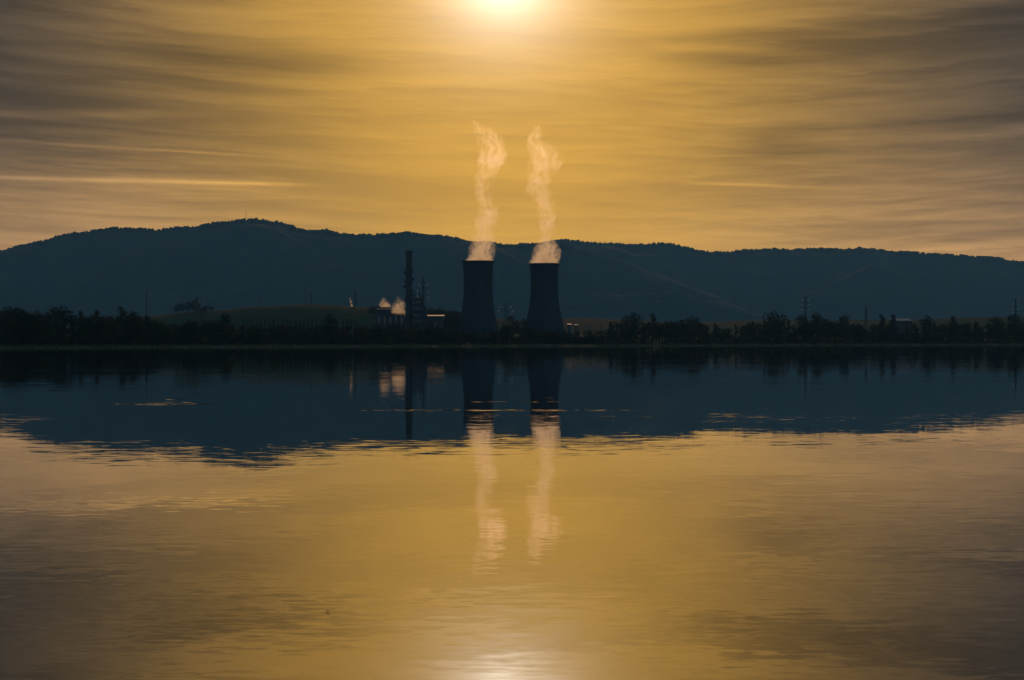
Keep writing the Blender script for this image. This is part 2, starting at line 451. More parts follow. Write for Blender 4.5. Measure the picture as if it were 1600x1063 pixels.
# ------------------------------------------------------------------ cooling towers
def cooling_tower(px, Y, top_py, r_top, r_thr, thr_py, r_base, label, ladder):
    m = Y / F; x = X(px, Y); zb = gz(x, Y) - 0.3
    t = thing('cooling_tower', (x, Y, zb), label, 'cooling tower', 'cooling towers of the power plant')
    Ht = Z(top_py, Y) - zb; zt = Z(thr_py, Y) - zb; rt, rh, rb = r_top * m, r_thr * m, r_base * m
    leg = 7.0
    def rad(z):
        if z >= zt: b = (Ht - zt) / math.sqrt((rt / rh) ** 2 - 1)
        else: b = (zt - leg) / math.sqrt((rb / rh) ** 2 - 1)
        return rh * math.sqrt(1 + ((z - zt) / b) ** 2)
    zs = [leg + (Ht - leg) * i / 40 for i in range(41)]
    prof = [(rad(z), z) for z in zs] + [(rad(z) - 0.35, z) for z in reversed(zs)]
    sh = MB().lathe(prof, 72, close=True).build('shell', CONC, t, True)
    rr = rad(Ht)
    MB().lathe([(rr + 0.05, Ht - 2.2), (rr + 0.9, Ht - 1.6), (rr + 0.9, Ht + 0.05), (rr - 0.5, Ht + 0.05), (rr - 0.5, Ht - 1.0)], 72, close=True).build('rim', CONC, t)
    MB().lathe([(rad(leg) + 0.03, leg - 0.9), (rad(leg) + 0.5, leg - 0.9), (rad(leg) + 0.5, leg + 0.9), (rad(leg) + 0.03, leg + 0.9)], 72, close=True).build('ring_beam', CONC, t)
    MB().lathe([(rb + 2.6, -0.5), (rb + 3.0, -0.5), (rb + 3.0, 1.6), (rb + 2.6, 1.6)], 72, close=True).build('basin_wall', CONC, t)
    a = 2 * math.pi / 36
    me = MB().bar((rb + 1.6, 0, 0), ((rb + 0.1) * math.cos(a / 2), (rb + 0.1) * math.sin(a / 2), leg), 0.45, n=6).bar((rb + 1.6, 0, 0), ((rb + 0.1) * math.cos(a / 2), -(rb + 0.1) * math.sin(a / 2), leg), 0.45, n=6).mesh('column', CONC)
    for i in range(36):
        c = link('column', me, t); c.rotation_euler = (0, 0, a * i)
    if ladder:
        lm = MB(); zz = [leg + (Ht - leg) * i / 30 for i in range(31)]
        for s_ in (-0.35, 0.35):
            for z0, z1 in zip(zz, zz[1:]): lm.bar((rad(z0) + 0.9, s_, z0), (rad(z1) + 0.9, s_, z1), 0.09)
        for z0 in zz: lm.bar((rad(z0) - 0.1, 0.2, z0), (rad(z0) + 1.0, 0.2, z0), 0.09)
        lad = lm.build('ladder', DARKSTEEL, t)
        for py in (420, 430, 440, 449.5, 459, 469, 479):
            z0 = Z(py, Y) - zb; r0 = rad(z0)
            pm = MB().box(r0 - 0.1, r0 + 2.3, -1.2, 1.2, z0 - 0.15, z0 + 0.2)
            for yy in (-1.15, 1.15):
                pm.bar((r0 + 2.25, yy, z0), (r0 + 2.25, yy, z0 + 1.2), 0.07); pm.bar((r0, yy, z0 + 1.2), (r0 + 2.25, yy, z0 + 1.2), 0.06)
            pm.bar((r0 + 2.25, -1.15, z0 + 1.2), (r0 + 2.25, 1.15, z0 + 1.2), 0.06)
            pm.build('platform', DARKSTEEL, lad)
    return t
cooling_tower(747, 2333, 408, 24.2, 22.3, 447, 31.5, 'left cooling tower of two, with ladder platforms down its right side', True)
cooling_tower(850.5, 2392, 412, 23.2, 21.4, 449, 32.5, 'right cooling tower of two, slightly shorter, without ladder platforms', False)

# ------------------------------------------------------------------ tall chimney and plant
PY = 2250.0; pm_ = PY / F
def chimney():
    x = X(639, PY); zb = gz(x, PY) - 0.3
    t = thing('chimney', (x, PY, zb), 'tall dark chimney stack with ring platforms left of the cooling towers', 'chimney')
    Ht = Z(392, PY) - zb; r1, r0 = 4.7 * pm_, 5.3 * pm_
    rad = lambda z: r0 + (r1 - r0) * z / Ht
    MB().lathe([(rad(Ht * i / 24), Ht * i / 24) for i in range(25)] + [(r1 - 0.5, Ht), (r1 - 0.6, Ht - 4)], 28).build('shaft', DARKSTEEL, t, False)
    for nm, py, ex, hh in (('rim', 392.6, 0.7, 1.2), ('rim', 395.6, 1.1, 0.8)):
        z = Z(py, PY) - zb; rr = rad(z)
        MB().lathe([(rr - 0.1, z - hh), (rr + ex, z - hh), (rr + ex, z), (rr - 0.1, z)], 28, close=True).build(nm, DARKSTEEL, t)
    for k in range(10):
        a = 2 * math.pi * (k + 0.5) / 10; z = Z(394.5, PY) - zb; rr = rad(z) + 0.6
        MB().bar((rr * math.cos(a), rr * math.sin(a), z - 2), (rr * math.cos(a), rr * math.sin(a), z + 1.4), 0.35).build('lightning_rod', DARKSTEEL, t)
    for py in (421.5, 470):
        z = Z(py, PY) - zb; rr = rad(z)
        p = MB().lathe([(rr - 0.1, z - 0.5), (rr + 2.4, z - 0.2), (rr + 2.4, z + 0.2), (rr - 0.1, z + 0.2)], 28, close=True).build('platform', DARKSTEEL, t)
        rl = MB()
        for k in range(20):
            a = 2 * math.pi * k / 20; b = 2 * math.pi * (k + 1) / 20; q = rr + 2.3
            rl.bar((q * math.cos(a), q * math.sin(a), z), (q * math.cos(a), q * math.sin(a), z + 1.3), 0.09)
            for zz in (0.7, 1.3): rl.bar((q * math.cos(a), q * math.sin(a), z + zz), (q * math.cos(b), q * math.sin(b), z + zz), 0.07)
        rl.build('railing', DARKSTEEL, p)
    # helical stair with bulky landings
    st = MB(); z0, z1 = 8.0, Z(421.5, PY) - zb; n = 150; turns = 3.05; ph = 0.3
    for k in range(n):
        u = k / n; z = z0 + (z1 - z0) * u; a = 2 * math.pi * turns * u + ph; rr = rad(z)
        ca, sa = math.cos(a), math.sin(a)
        st.bar((rr * ca, rr * sa, z), ((rr + 1.3) * ca, (rr + 1.3) * sa, z), 0.28)
        a2 = 2 * math.pi * turns * (k + 1) / n + ph; zz = z0 + (z1 - z0) * (k + 1) / n; q = rr + 1.3
        st.bar((q * math.cos(a), q * math.sin(a), z + 1.1), (q * math.cos(a2), q * math.sin(a2), zz + 1.1), 0.09)
    st.build('spiral_stair', DARKSTEEL, t)
    for py, s_ in ((427, -1), (437, 1), (448, -1), (461, 1)):
        z = Z(py, PY) - zb; rr = rad(z)
        b = MB()
        b.add([(s_ * (rr - 0.3), -1.6, z - 2.6), (s_ * (rr - 0.3), 1.6, z - 2.6), (s_ * (rr + 2.7), -1.4, z - 0.7), (s_ * (rr + 2.7), 1.4, z - 0.7),
               (s_ * (rr + 2.5), -1.4, z + 1.3), (s_ * (rr + 2.5), 1.4, z + 1.3), (s_ * (rr - 0.3), -1.6, z + 2.6), (s_ * (rr - 0.3), 1.6, z + 2.6)],
              [(0, 1, 3, 2), (2, 3, 5, 4), (4, 5, 7, 6), (6, 7, 1, 0), (0, 2, 4, 6), (1, 7, 5, 3)])
        b.build('landing', DARKSTEEL, t)
chimney()

def px_box(mb, p0, p1, y0, y1, Y0, Y1, ox, oy, oz):
    """box between photo columns/rows at the front plane Y0, in the local frame of (ox, oy, oz)"""
    return mb.box(X(p0, Y0) - ox, X(p1, Y0) - ox, Y0 - oy, Y1 - oy, Z(y1, Y0) - oz, Z(y0, Y0) - oz)

def boiler_house():
    Y = 2243.0; ox = X(654, Y); oz = gz(ox, Y) - 0.3
    t = thing('boiler_house', (ox, Y, oz), 'tall dark boiler house with roof pipes beside the chimney', 'building')
    B = lambda nm, p0, p1, y0, y1, Y0, Y1, m, par=t: px_box(MB(), p0, p1, y0, y1, Y0, Y1, ox, Y, oz).build(nm, m, par)
    gnd = HOR - (oz - EYE) * F / Y
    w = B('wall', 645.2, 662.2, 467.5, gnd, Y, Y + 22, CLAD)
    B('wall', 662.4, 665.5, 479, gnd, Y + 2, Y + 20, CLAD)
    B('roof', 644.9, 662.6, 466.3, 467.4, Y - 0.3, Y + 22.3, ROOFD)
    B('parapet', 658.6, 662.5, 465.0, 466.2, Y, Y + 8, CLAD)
    for p, a in ((646.5, 463.6), (651.6, 464.6), (657.6, 464.2)): B('roof_vent', p - 0.9, p + 0.9, a, 466.2, Y + 3, Y + 5.5, DARKSTEEL)
    for p, r, a, m in ((648.4, 0.55, 454.0, STEEL), (655.2, 0.95, 457.2, DARKSTEEL), (660.6, 0.45, 460.8, STEEL)):
        xx = X(p, Y) - ox; rr = r * pm_
        pp = MB().lathe([(rr, Z(466.2, Y) - oz), (rr, Z(a, Y) - oz)], 14, c=(xx, 7)).build('exhaust_pipe', m, t, False)
        MB().lathe([(rr + 0.02, Z(a + 0.5, Y) - oz), (rr + 0.25, Z(a + 0.5, Y) - oz), (rr + 0.25, Z(a - 0.2, Y) - oz), (rr * 0.6, Z(a - 0.2, Y) - oz)], 14, c=(xx, 7), close=True).build('collar', m, pp)
    for p in (646.2, 650.4, 654.6, 658.8, 661.6): B('column', p - 0.35, p + 0.35, 468, gnd, Y - 0.6, Y - 0.02, STEEL)
    for y0 in (476, 486, 496, 506): B('deck', 644.8, 662.6, y0, y0 + 0.6, Y - 1.6, Y - 0.62, DARKSTEEL)
    for r_ in range(4):
        for p in (647.2, 651.4, 655.6): B('window', p, p + 2.2, 471 + r_ * 10, 473.5 + r_ * 10, Y - 0.12, Y - 0.01, WINDOW)
    d = B('duct', 643.3, 646.0, 477, 481, Y + 5, Y + 9, STEEL)
boiler_house()

def shed(p0, p1, y_eave, y_ridge, Y, depth, label, roofm=ROOFM, name='industrial_shed', tilt=5.0, cat='shed'):
    """long low hall, mono-pitch roof falling towards the lake"""
    xc = X((p0 + p1) / 2, Y); oz = gz(xc, Y) - 0.3; w = (p1 - p0) / F * Y / 2
    t = thing(name, (xc, Y, oz), label, cat)
    ze = Z(y_eave, Y) - oz; zr = ze + depth * math.tan(R(tilt))
    MB().add; mb = MB()
    mb.add([(-w, 0, 0), (w, 0, 0), (w, depth, 0), (-w, depth, 0), (-w, 0, ze), (w, 0, ze), (w, depth, zr), (-w, depth, zr)],
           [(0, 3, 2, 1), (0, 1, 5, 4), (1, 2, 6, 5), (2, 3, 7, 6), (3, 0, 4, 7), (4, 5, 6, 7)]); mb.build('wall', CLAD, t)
    r = MB(); e = 0.6; s = math.tan(R(tilt)); tk = 0.35
    r.add([(-w - e, -e, ze - e * s + 0.02), (w + e, -e, ze - e * s + 0.02), (w + e, depth + e, zr + e * s + 0.02), (-w - e, depth + e, zr + e * s + 0.02),
           (-w - e, -e, ze - e * s + tk), (w + e, -e, ze - e * s + tk), (w + e, depth + e, zr + e * s + tk), (-w - e, depth + e, zr + e * s + tk)],
          [(0, 3, 2, 1), (4, 5, 6, 7), (0, 1, 5, 4), (1, 2, 6, 5), (2, 3, 7, 6), (3, 0, 4, 7)]); r.build('roof', roofm, t)
    n = max(2, int(w * 2 / 6))
    for i in range(n):
        xx = -w + (i + 0.5) * 2 * w / n
        MB().box(xx - 1.1, xx + 1.1, -0.08, -0.01, ze * 0.45, ze * 0.75).build('window', WINDOW, t)
    MB().box(w * 0.6 - 2, w * 0.6 + 2, -0.1, -0.012, 0, ze * 0.42).build('door', DARKSTEEL, t)
    return t
shed(588, 632, 484, 482, 2290, 26, 'long low dark turbine hall left of the chimney, behind the steam', ROOFD, 'turbine_hall', 3, 'building')
shed(668, 693, 494.2, 492, 2330, 18, 'low hall with a bright pale roof right of the boiler house', tilt=4)
shed(1399, 1425, 501.5, 499, 2300, 32, 'low white-roofed hall above the trees on the right shore', tilt=5)
shed(887, 893, 507.5, 503, 2480, 16, 'small pale-roofed shed just right of the right cooling tower', tilt=3)
shed(899, 903, 508.5, 505, 2490, 14, 'smallest pale-roofed shed among poles right of the right cooling tower', tilt=3)
for i, (p, y0, w) in enumerate(((891.5, 506, 0), (895, 507.5, 0), (900.5, 507, 0), (917.5, 506, 0))):
    Y = 2440.0; x = X(p, Y); zb = gz(x, Y) - 0.2; hh = Z(y0, Y) - zb
    t = thing('light_pole', (x, Y, zb), ['pale light pole closest to the right cooling tower', 'second pale light pole from the right cooling tower', 'third pale light pole from the right cooling tower', 'pale light pole farthest from the right cooling tower'][i], 'light pole', 'light poles by the sheds')
    MB().lathe([(0.22, 0), (0.15, hh)], 8).build('pole', mat('dull_white_paint', (0.38, 0.38, 0.37), (0.45, 0.45, 0.44), 1, 0.7), t)
    MB().box(-0.9, 0.9, -0.25, 0.25, hh + 0.01, hh + 0.3).build('lamp_head', STEEL, t)

# ------------------------------------------------------------------ pylons, masts
def pylon_meshes():
    w0, w1, w2 = 0.062, 0.018, 0.009
    def hw(z): return w0 + (w1 - w0) * (z / 0.62) if z < 0.62 else w1 + (w2 - w1) * (z - 0.62) / 0.38
    lv = [0, 0.14, 0.26, 0.36, 0.45, 0.54, 0.62, 0.70, 0.78, 0.86, 0.94]
    leg = MB()
    for a, b in ((0, 0.62), (0.62, 0.94)): leg.bar((hw(a), hw(a), a), (hw(b), hw(b), b), 0.0048)
    br = MB()
    cs = [(1, 1), (-1, 1), (-1, -1), (1, -1)]
    for a, b in zip(lv, lv[1:]):
        for k in range(4):
            c, e = cs[k], cs[(k + 1) % 4]
            br.bar((c[0] * hw(a), c[1] * hw(a), a), (e[0] * hw(b), e[1] * hw(b), b), 0.0028)
            br.bar((e[0] * hw(a), e[1] * hw(a), a), (c[0] * hw(b), c[1] * hw(b), b), 0.0028)
            br.bar((c[0] * hw(b), c[1] * hw(b), b), (e[0] * hw(b), e[1] * hw(b), b), 0.0028)
    pk = MB()
    for c in cs: pk.bar((c[0] * hw(0.94), c[1] * hw(0.94), 0.94), (0, 0, 1.0), 0.004)
    arms = []; ins = []
    for z, a in ((0.66, 0.115), (0.77, 0.135), (0.88, 0.10)):
        m = MB()
        for s in (-1, 1):
            for yy in (-1, 1):
                m.bar((s * hw(z), yy * hw(z), z), (s * a, 0, z), 0.0034); m.bar((s * hw(z + .04), yy * hw(z + .04), z + 0.04), (s * a, 0, z), 0.003)
            for q in (0.4, 0.7): m.bar((s * a * q, 0, z), (s * a * (q + .12), 0, z + 0.04 * (0.9 - q)), 0.002)
            ins.append((s * a, z))
        arms.append(m)
    im = MB().lathe([(0.001, 0), (0.006, -0.004), (0.007, -0.012), (0.0062, -0.022), (0.007, -0.032), (0.006, -0.042), (0.001, -0.046)], 8)
    return dict(leg=leg.mesh('leg', STEEL), br=br.mesh('bracing', STEEL), pk=pk.mesh('peak', STEEL), arms=[a.mesh('cross_arm', STEEL) for a in arms], im=im.mesh('insulator', GLASSI, True), ins=ins)
PM = pylon_meshes()
def pylon(px, top, Y, Hm, label, rz=0.0, wide=1.0, ins=1.0):
    x = X(px, Y); zt = Z(top, Y); zg = gz(x, Y) - 0.3
    zb = zg if Hm is None else zt - Hm
    h = zt - zb
    t = thing('pylon', (x, Y, zb), label, 'pylon', 'electricity pylons', rz, (h * wide, h * wide, h))
    for i in range(4):
        l = link('leg', PM['leg'], t); l.rotation_euler = (0, 0, math.pi / 2 * i)
    link('bracing', PM['br'], t); link('peak', PM['pk'], t)
    for a in PM['arms']: link('cross_arm', a, t)
    for a, z in PM['ins']:
        o = link('insulator', PM['im'], t); o.location = (a, 0, z); o.scale = (ins, ins, ins * 0.6)
    return t
P661 = pylon(661.5, 432, 2700, None, 'tallest lattice pylon, behind the boiler house by the chimney', 0.3, 0.75, 1.5)
P555 = pylon(555.5, 451, 3030, 36, 'lattice pylon on the grassy hill nearest the chimney, beside a steam wisp', 0.3, 1.0, 1.0)
P487 = pylon(486.5, 457, 3060, 30, 'lattice pylon on the crest of the grassy hill, left of the steam wisp', 0.3, 0.8, 1.0)
pylon(405, 464, 3080, 22, 'small faint pylon on the left half of the grassy hill', 0.3, 0.8, 1.0)
pylon(790, 472, 2560, None, 'pylon with pale insulators between the two cooling towers', 0.0, 1.55, 2.2)
pylon(1258.5, 458, 2300, None, 'tall lattice pylon over the trees on the right shore', 0.1, 0.62, 1.8)
pylon(1353, 478, 2900, None, 'short distant pylon left of the white-roofed hall', 0.2, 1.0, 1.2)
pylon(1587, 465, 2300, None, 'lattice pylon at the right edge of the picture', 0.3, 0.6, 1.8)
pylon(229, 455, 2300, None, 'slender pylon behind the left shore trees, left of the farm', 1.2, 0.4, 1.0)

def mast(px, top, base, Y, label):
    x = X(px, Y); zb = Z(base, Y) - 4; h = Z(top, Y) - zb
    t = thing('radio_mast', (x, Y, zb), label, 'radio mast')
    m = MB()
    for a in range(3):
        c = 2 * math.pi * a / 3; q = 2 * math.pi * (a + 1) / 3
        m.bar((1.1 * math.cos(c), 1.1 * math.sin(c), 0), (0.5 * math.cos(c), 0.5 * math.sin(c), h), 0.32)
        for k in range(12): m.bar((math.cos(c), math.sin(c), h * k / 12), (0.9 * math.cos(q), 0.9 * math.sin(q), h * (k + 1) / 12), 0.1)
    m.build('lattice', STEEL, t)
    MB().bar((0, 0, h - 0.5), (0, 0, h + 4), 0.2).build('antenna', STEEL, t)
    for a, z in ((0.4, 0.7), (2.2, 0.6), (4.4, 0.8)):
        MB().lathe([(1.0, -0.3), (1.1, 0.3)], 12).build('dish', PLASTER, t).location = (1.3 * math.cos(a), 1.3 * math.sin(a), h * z)
mast(384.5, 329, 343, 10985, 'thin radio mast on the summit of the tall hill')

def cables(a, b, label):
    mb = MB()
    for (ia, z) in PM['ins']:
        pa = Vector(a.location) + Matrix.Rotation(a.rotation_euler.z, 3, 'Z') @ Vector((ia * a.scale.x, 0, (z - 0.046) * a.scale.z))
        pb = Vector(b.location) + Matrix.Rotation(b.rotation_euler.z, 3, 'Z') @ Vector((ia * b.scale.x, 0, (z - 0.046) * b.scale.z))
        sag = (pb - pa).length * 0.03; prev = pa
        for k in range(1, 15):
            u = k / 14; p = pa.lerp(pb, u); p.z -= sag * 4 * u * (1 - u)
            mb.bar(prev, p, 0.07, n=4, caps=False); prev = p
    tag(mb.build('power_cables', STEEL), label, 'power cables', 'cables strung between pylons')
cables(P487, P555, 'faint cables strung between the two pylons on the grassy hill')
cables(P555, P661, 'faint cables strung from the grassy hill to the tallest pylon')

# ------------------------------------------------------------------ houses on the slopes
STONE = mat('old_field_stone', (0.06, 0.055, 0.05), (0.10, 0.09, 0.08), 0.6, 0.9)
def house(px, py, Y, w, dpt, hgt, label, roofm=TILE, wallm=None, on=None, pitch=14, group='scattered hillside houses'):
    x = X(px, Y); zt = Z(py, Y)
    t = thing('house', (x, Y, zt - hgt - 1), label, 'house', group, random.uniform(-0.3, 0.3))
    MB().box(-w / 2, w / 2, 0, dpt, -12, hgt).build('wall', wallm or PLASTER, t)
    r = MB(); e = 0.5; rs = math.tan(R(pitch)) * (dpt / 2 + e); y0, y1, ym = -e, dpt + e, dpt / 2; z0 = hgt - 0.1
    r.add([(-w / 2 - e, y0, z0), (w / 2 + e, y0, z0), (w / 2 + e, y1, z0), (-w / 2 - e, y1, z0), (-w / 2 - e, ym, z0 + rs), (w / 2 + e, ym, z0 + rs)],
          [(0, 3, 2, 1), (0, 1, 5, 4), (2, 3, 4, 5), (1, 2, 5), (3, 0, 4)])
    rf = r.build('roof', roofm, t)
    MB().box(w * 0.2, w * 0.2 + 0.9, ym - 0.4, ym + 0.4, z0 + rs - 0.6, z0 + rs + 1.2).build('chimney', PLASTER, rf)
    for k in (-0.3, 0.3): MB().box(w * k - 0.5, w * k + 0.5, -0.06, -0.005, hgt * 0.45, hgt * 0.8).build('window', WINDOW, t)
    MB().box(-0.6, 0.6, -0.06, -0.004, 0, hgt * 0.4).build('door', DARKSTEEL, t)
    return t
import bmesh
from mathutils.bvhtree import BVHTree
def surf_tree(names):
    trees = []
    for o in bpy.data.objects:
        if o.type == 'MESH' and o.name.split('.')[0] in names:
            me = o.data; trees.append(BVHTree.FromPolygons([v.co for v in me.vertices], [tuple(p.vertices) for p in me.polygons]))
    return trees
HT = surf_tree(('mountain', 'grassy_hill'))
def hit(px, py):
    o = Vector((0, 0, EYE)); dd = Vector(((px - 800) / F, 1, (HOR - py) / F)); best = None
    for t in HT:
        p = t.ray_cast(o, dd)[0]
        if p and (best is None or p.y < best.y): best = p
    return best
HOUSES = [(1027.5, 441, 'pale house highest on the dark spur right of the towers'), (1021, 438.5, 'small pale house just above the highest one on the spur'), (934, 459.5, 'pale house on the slope beside the right cooling tower, right of a pair'), (924, 458.5, 'pale house on the slope beside the right cooling tower, left of a pair'),
          (1026.5, 471, 'pale house midway down the spur, below the highest house'), (1128.5, 474.5, 'pale house farthest right on the foot of the spur'), (975, 474.5, 'small house low on the spur between two brighter houses'), (893.5, 487, 'pale house at the foot of the slope next to the right cooling tower'),
          (937, 488, 'small house at the foot of the slope, right of the right cooling tower'), (696, 458.5, 'pale house on the slope between pylon and left cooling tower'), (677, 447.5, 'small house high behind the tallest pylon'), (884, 462.5, 'faint house on the slope touching the right cooling tower')]
for i, (px, py, lb) in enumerate(HOUSES):
    p = hit(px, py)
    if p: house(px, py, p.y - 8, 14 + (i * 37 % 5), 12, 8.0, lb, ROOFM if i in (0, 2, 4, 5, 7) else TILE, pitch=9)

# ------------------------------------------------------------------ trees
def leaf_cloud(mb, rnd, c, rad, n, size, flat=1.0):
    for _ in range(n):
        while True:
            p = Vector((rnd.uniform(-1, 1), rnd.uniform(-1, 1), rnd.uniform(-1, 1)))
            if 0.15 < p.length < 1: break
        p = p * (0.55 + 0.45 * rnd.random() ** 0.4) / max(p.length, 0.55) if rnd.random() < 0.5 else p
        q = Vector((c[0] + p.x * rad[0], c[1] + p.y * rad[1], c[2] + p.z * rad[2]))
        a = Vector((rnd.gauss(0, 1), rnd.gauss(0, 1), rnd.gauss(0, 1))).normalized()
        b = a.orthogonal().normalized(); k = a.cross(b)
        s = size * rnd.uniform(0.6, 1.3)
        mb.add([q - b * s, q - k * s * 0.7, q + b * s, q + k * s * 0.7], [(0, 1, 2, 3)])
def tree_proto(kind, seed):
    rnd = random.Random(seed); tr = MB(); cr = MB()
    if kind == 'round':
        pts = [(0, 0, 0)]; h = rnd.uniform(0.3, 0.4)
        tr.bar((0, 0, -0.05), (0.01, 0, h), 0.028, 0.02, 7); tr.bar((0.01, 0, h), (0, 0.01, 0.75), 0.02, 0.006, 6)
        for k in range(9):
            a = rnd.uniform(0, 6.28); zz = rnd.uniform(0.32, 0.82); rr = rnd.uniform(0.10, 0.26) * (1.15 - 0.6 * abs(zz - 0.5))
            c = (rr * math.cos(a), rr * math.sin(a), zz); s = rnd.uniform(0.11, 0.18)
            tr.bar((0.005, 0, max(0.2, zz - 0.2)), c, 0.011, 0.004, 5)
            leaf_cloud(cr, rnd, c, (s * 1.15, s * 1.15, s * 0.9), 85, 0.026)
        leaf_cloud(cr, rnd, (0, 0, 0.82), (0.13, 0.13, 0.17), 90, 0.024)
        leaf_cloud(cr, rnd, (0, 0, 0.42), (0.26, 0.26, 0.2), 150, 0.03)
    elif kind == 'tall':
        tr.bar((0, 0, -0.05), (0, 0, 0.9), 0.02, 0.004, 6)
        for k in range(11):
            zz = 0.2 + 0.72 * k / 10; a = rnd.uniform(0, 6.28); rr = rnd.uniform(0.02, 0.09) * (1.1 - 0.6 * zz)
            c = (rr * math.cos(a), rr * math.sin(a), zz); s = rnd.uniform(0.08, 0.125) * (1.15 - 0.55 * zz)
            tr.bar((0, 0, zz - 0.12), c, 0.008, 0.003, 5); leaf_cloud(cr, rnd, c, (s, s, s * 1.3), 70, 0.02)
        leaf_cloud(cr, rnd, (0, 0, 0.93), (0.035, 0.035, 0.08), 40, 0.015)
    elif kind == 'poplar':
        tr.bar((0, 0, -0.03), (0, 0, 0.97), 0.012, 0.003, 6)
        for k in range(12):
            zz = 0.13 + 0.8 * k / 11; s = 0.052 * math.sin(math.pi * min(1, 0.22 + 0.72 * (1 - zz))) + 0.012
            a = rnd.uniform(0, 6.28); c = (0.012 * math.cos(a), 0.012 * math.sin(a), zz)
            tr.bar((0, 0, zz - 0.06), (s * math.cos(a), s * math.sin(a), zz + 0.05), 0.004, 0.002, 4)
            leaf_cloud(cr, rnd, c, (s, s, 0.075), 45, 0.013)
    else:  # shrub
        for k in range(7):
            a = rnd.uniform(0, 6.28); rr = rnd.uniform(0, 0.35); c = (rr * math.cos(a), rr * math.sin(a), rnd.uniform(0.35, 0.7)); s = rnd.uniform(0.22, 0.34)
            tr.bar((0, 0, -0.03), c, 0.03, 0.01, 5); leaf_cloud(cr, rnd, c, (s, s, s * 0.85), 70, 0.06)
    return tr.mesh('trunk', BARK), [cr.mesh('crown', m) for m in LEAF]
PROTO = {k: [tree_proto(k, s * 11 + hash_) for s in range(n)] for k, n, hash_ in (('round', 6, 1), ('tall', 4, 2), ('poplar', 3, 3), ('shrub', 3, 4))}
KINDNAME = dict(round='broadleaf_tree', tall='tall_tree', poplar='poplar_tree', shrub='shrub')
def tree(kind, px, top, Y, label, group=None, leaf=0, width=1.0, zb=None):
    x = X(px, Y); zg = (gz(x, Y) if zb is None else zb) - 0.1; h = max(2.0, Z(top, Y) - zg)
    if h < 4 and kind != 'shrub': kind = 'shrub'
    t = thing(KINDNAME[kind], (x, Y, zg), label, 'shrub' if kind == 'shrub' else 'tree', group, random.uniform(0, 6.28), (h * width, h * width, h))
    tm, cms = random.choice(PROTO[kind])
    link('trunk', tm, t); link('crown', cms[leaf], t)
    return t

# the tallest crowns along the belt, one by one
NAMED = [('round', 12, 477, 40, 0, 1.2, 'broad dark tree at the left edge of the picture'), ('round', 34, 479, 34, 2, 1.1, 'broad brownish tree second from the left edge'),
         ('round', 58, 484, 30, 2, 1.0, 'brown autumn tree left of the tall peaked tree on the left shore'), ('round', 98, 475.5, 40, 0, 1.0, 'tall peaked dark tree standing above the left shore belt'),
         ('tall', 126, 485, 36, 0, 1.1, 'narrow dark tree just right of the peaked tree on the left shore'), ('tall', 152, 484, 40, 2, 1.2, 'slim brown tree left of the slender pylon'),
         ('tall', 190, 479.5, 40, 0, 1.3, 'tall slim tree with pointed top left of the slender pylon'), ('round', 209, 484.5, 36, 0, 0.9, 'dark round tree beside the foot of the slender pylon'),
         ('round', 351, 487, 60, 0, 0.8, 'dark round tree in front of the grassy hill, right of the farm'), ('round', 517, 489, 50, 0, 0.75, 'dark round tree rising above the poplar row'),
         ('round', 988, 486.5, 50, 0, 0.95, 'rounded dark tree that stands tallest right of the cooling towers'), ('tall', 1020, 490, 60, 0, 1.4, 'spiky tree just right of the rounded one past the towers'),
         ('round', 1079, 493, 50, 0, 1.0, 'flat-topped dark tree midway between towers and right pylon'), ('round', 1212, 484.5, 50, 0, 1.0, 'big dark tree left of the tall pylon on the right shore'),
         ('round', 1257, 490, 30, 0, 0.8, 'dark tree at the foot of the tall right shore pylon'), ('round', 1275, 486.5, 50, 0, 0.9, 'tall dark tree just right of the tall right shore pylon'),
         ('round', 1322, 489.5, 40, 0, 1.0, 'broad dark tree between tall pylon and distant short pylon'), ('tall', 1394, 491, 60, 0, 1.2, 'spiky tree left of the white-roofed hall'),
         ('tall', 1378, 492, 60, 0, 1.2, 'slim dark tree two left of the white-roofed hall'), ('round', 1448, 491.5, 50, 0, 0.9, 'rounded dark tree right of the white-roofed hall'), ('tall', 1490, 494, 60, 0, 1.5, 'narrow dark tree farther right of the white-roofed hall'),
         ('round', 1556, 493, 50, 0, 1.0, 'dark tree left of the pylon at the right edge'), ('round', 1588, 488, 50, 0, 1.1, 'broad dark tree at the right edge below a pylon'),
         ('round', 800, 491, 520, 2, 1.0, 'brown tree between the cooling towers, nearer the left one'), ('round', 818, 497, 480, 2, 1.0, 'brown tree between the cooling towers, nearer the right one')]
for kd, px, top, dd, lf, w, lb in NAMED: tree(kd, px, top, shore(px) + dd, lb, None, lf, w)
# poplar rows
for i in range(27):
    px = 381 + i * 6.7 + random.uniform(-0.8, 0.8)
    tree('poplar', px, 498.5 + random.uniform(-1.5, 2), shore(px) + 95 + random.uniform(-4, 4), 'slender poplar in the even row in front of the grassy hill', 'poplars in a row before the grassy hill', 0, 1.0)
for i in range(22):
    px = 566 + i * 6.5 + random.uniform(-1, 1)
    tree('poplar', px, 505 + random.uniform(-2, 3), shore(px) + 110 + random.uniform(-4, 4), 'slender poplar in the even row in front of the power plant', 'poplars in a row before the power plant', 1, 1.0)
for i in range(12):
    px = 888 + i * 4.6
    tree('poplar', px, 507 + random.uniform(-1, 2), 2380 + random.uniform(-5, 5), 'thin poplar in the short row right of the cooling towers', 'poplars in a short row right of the towers', 0, 0.8)
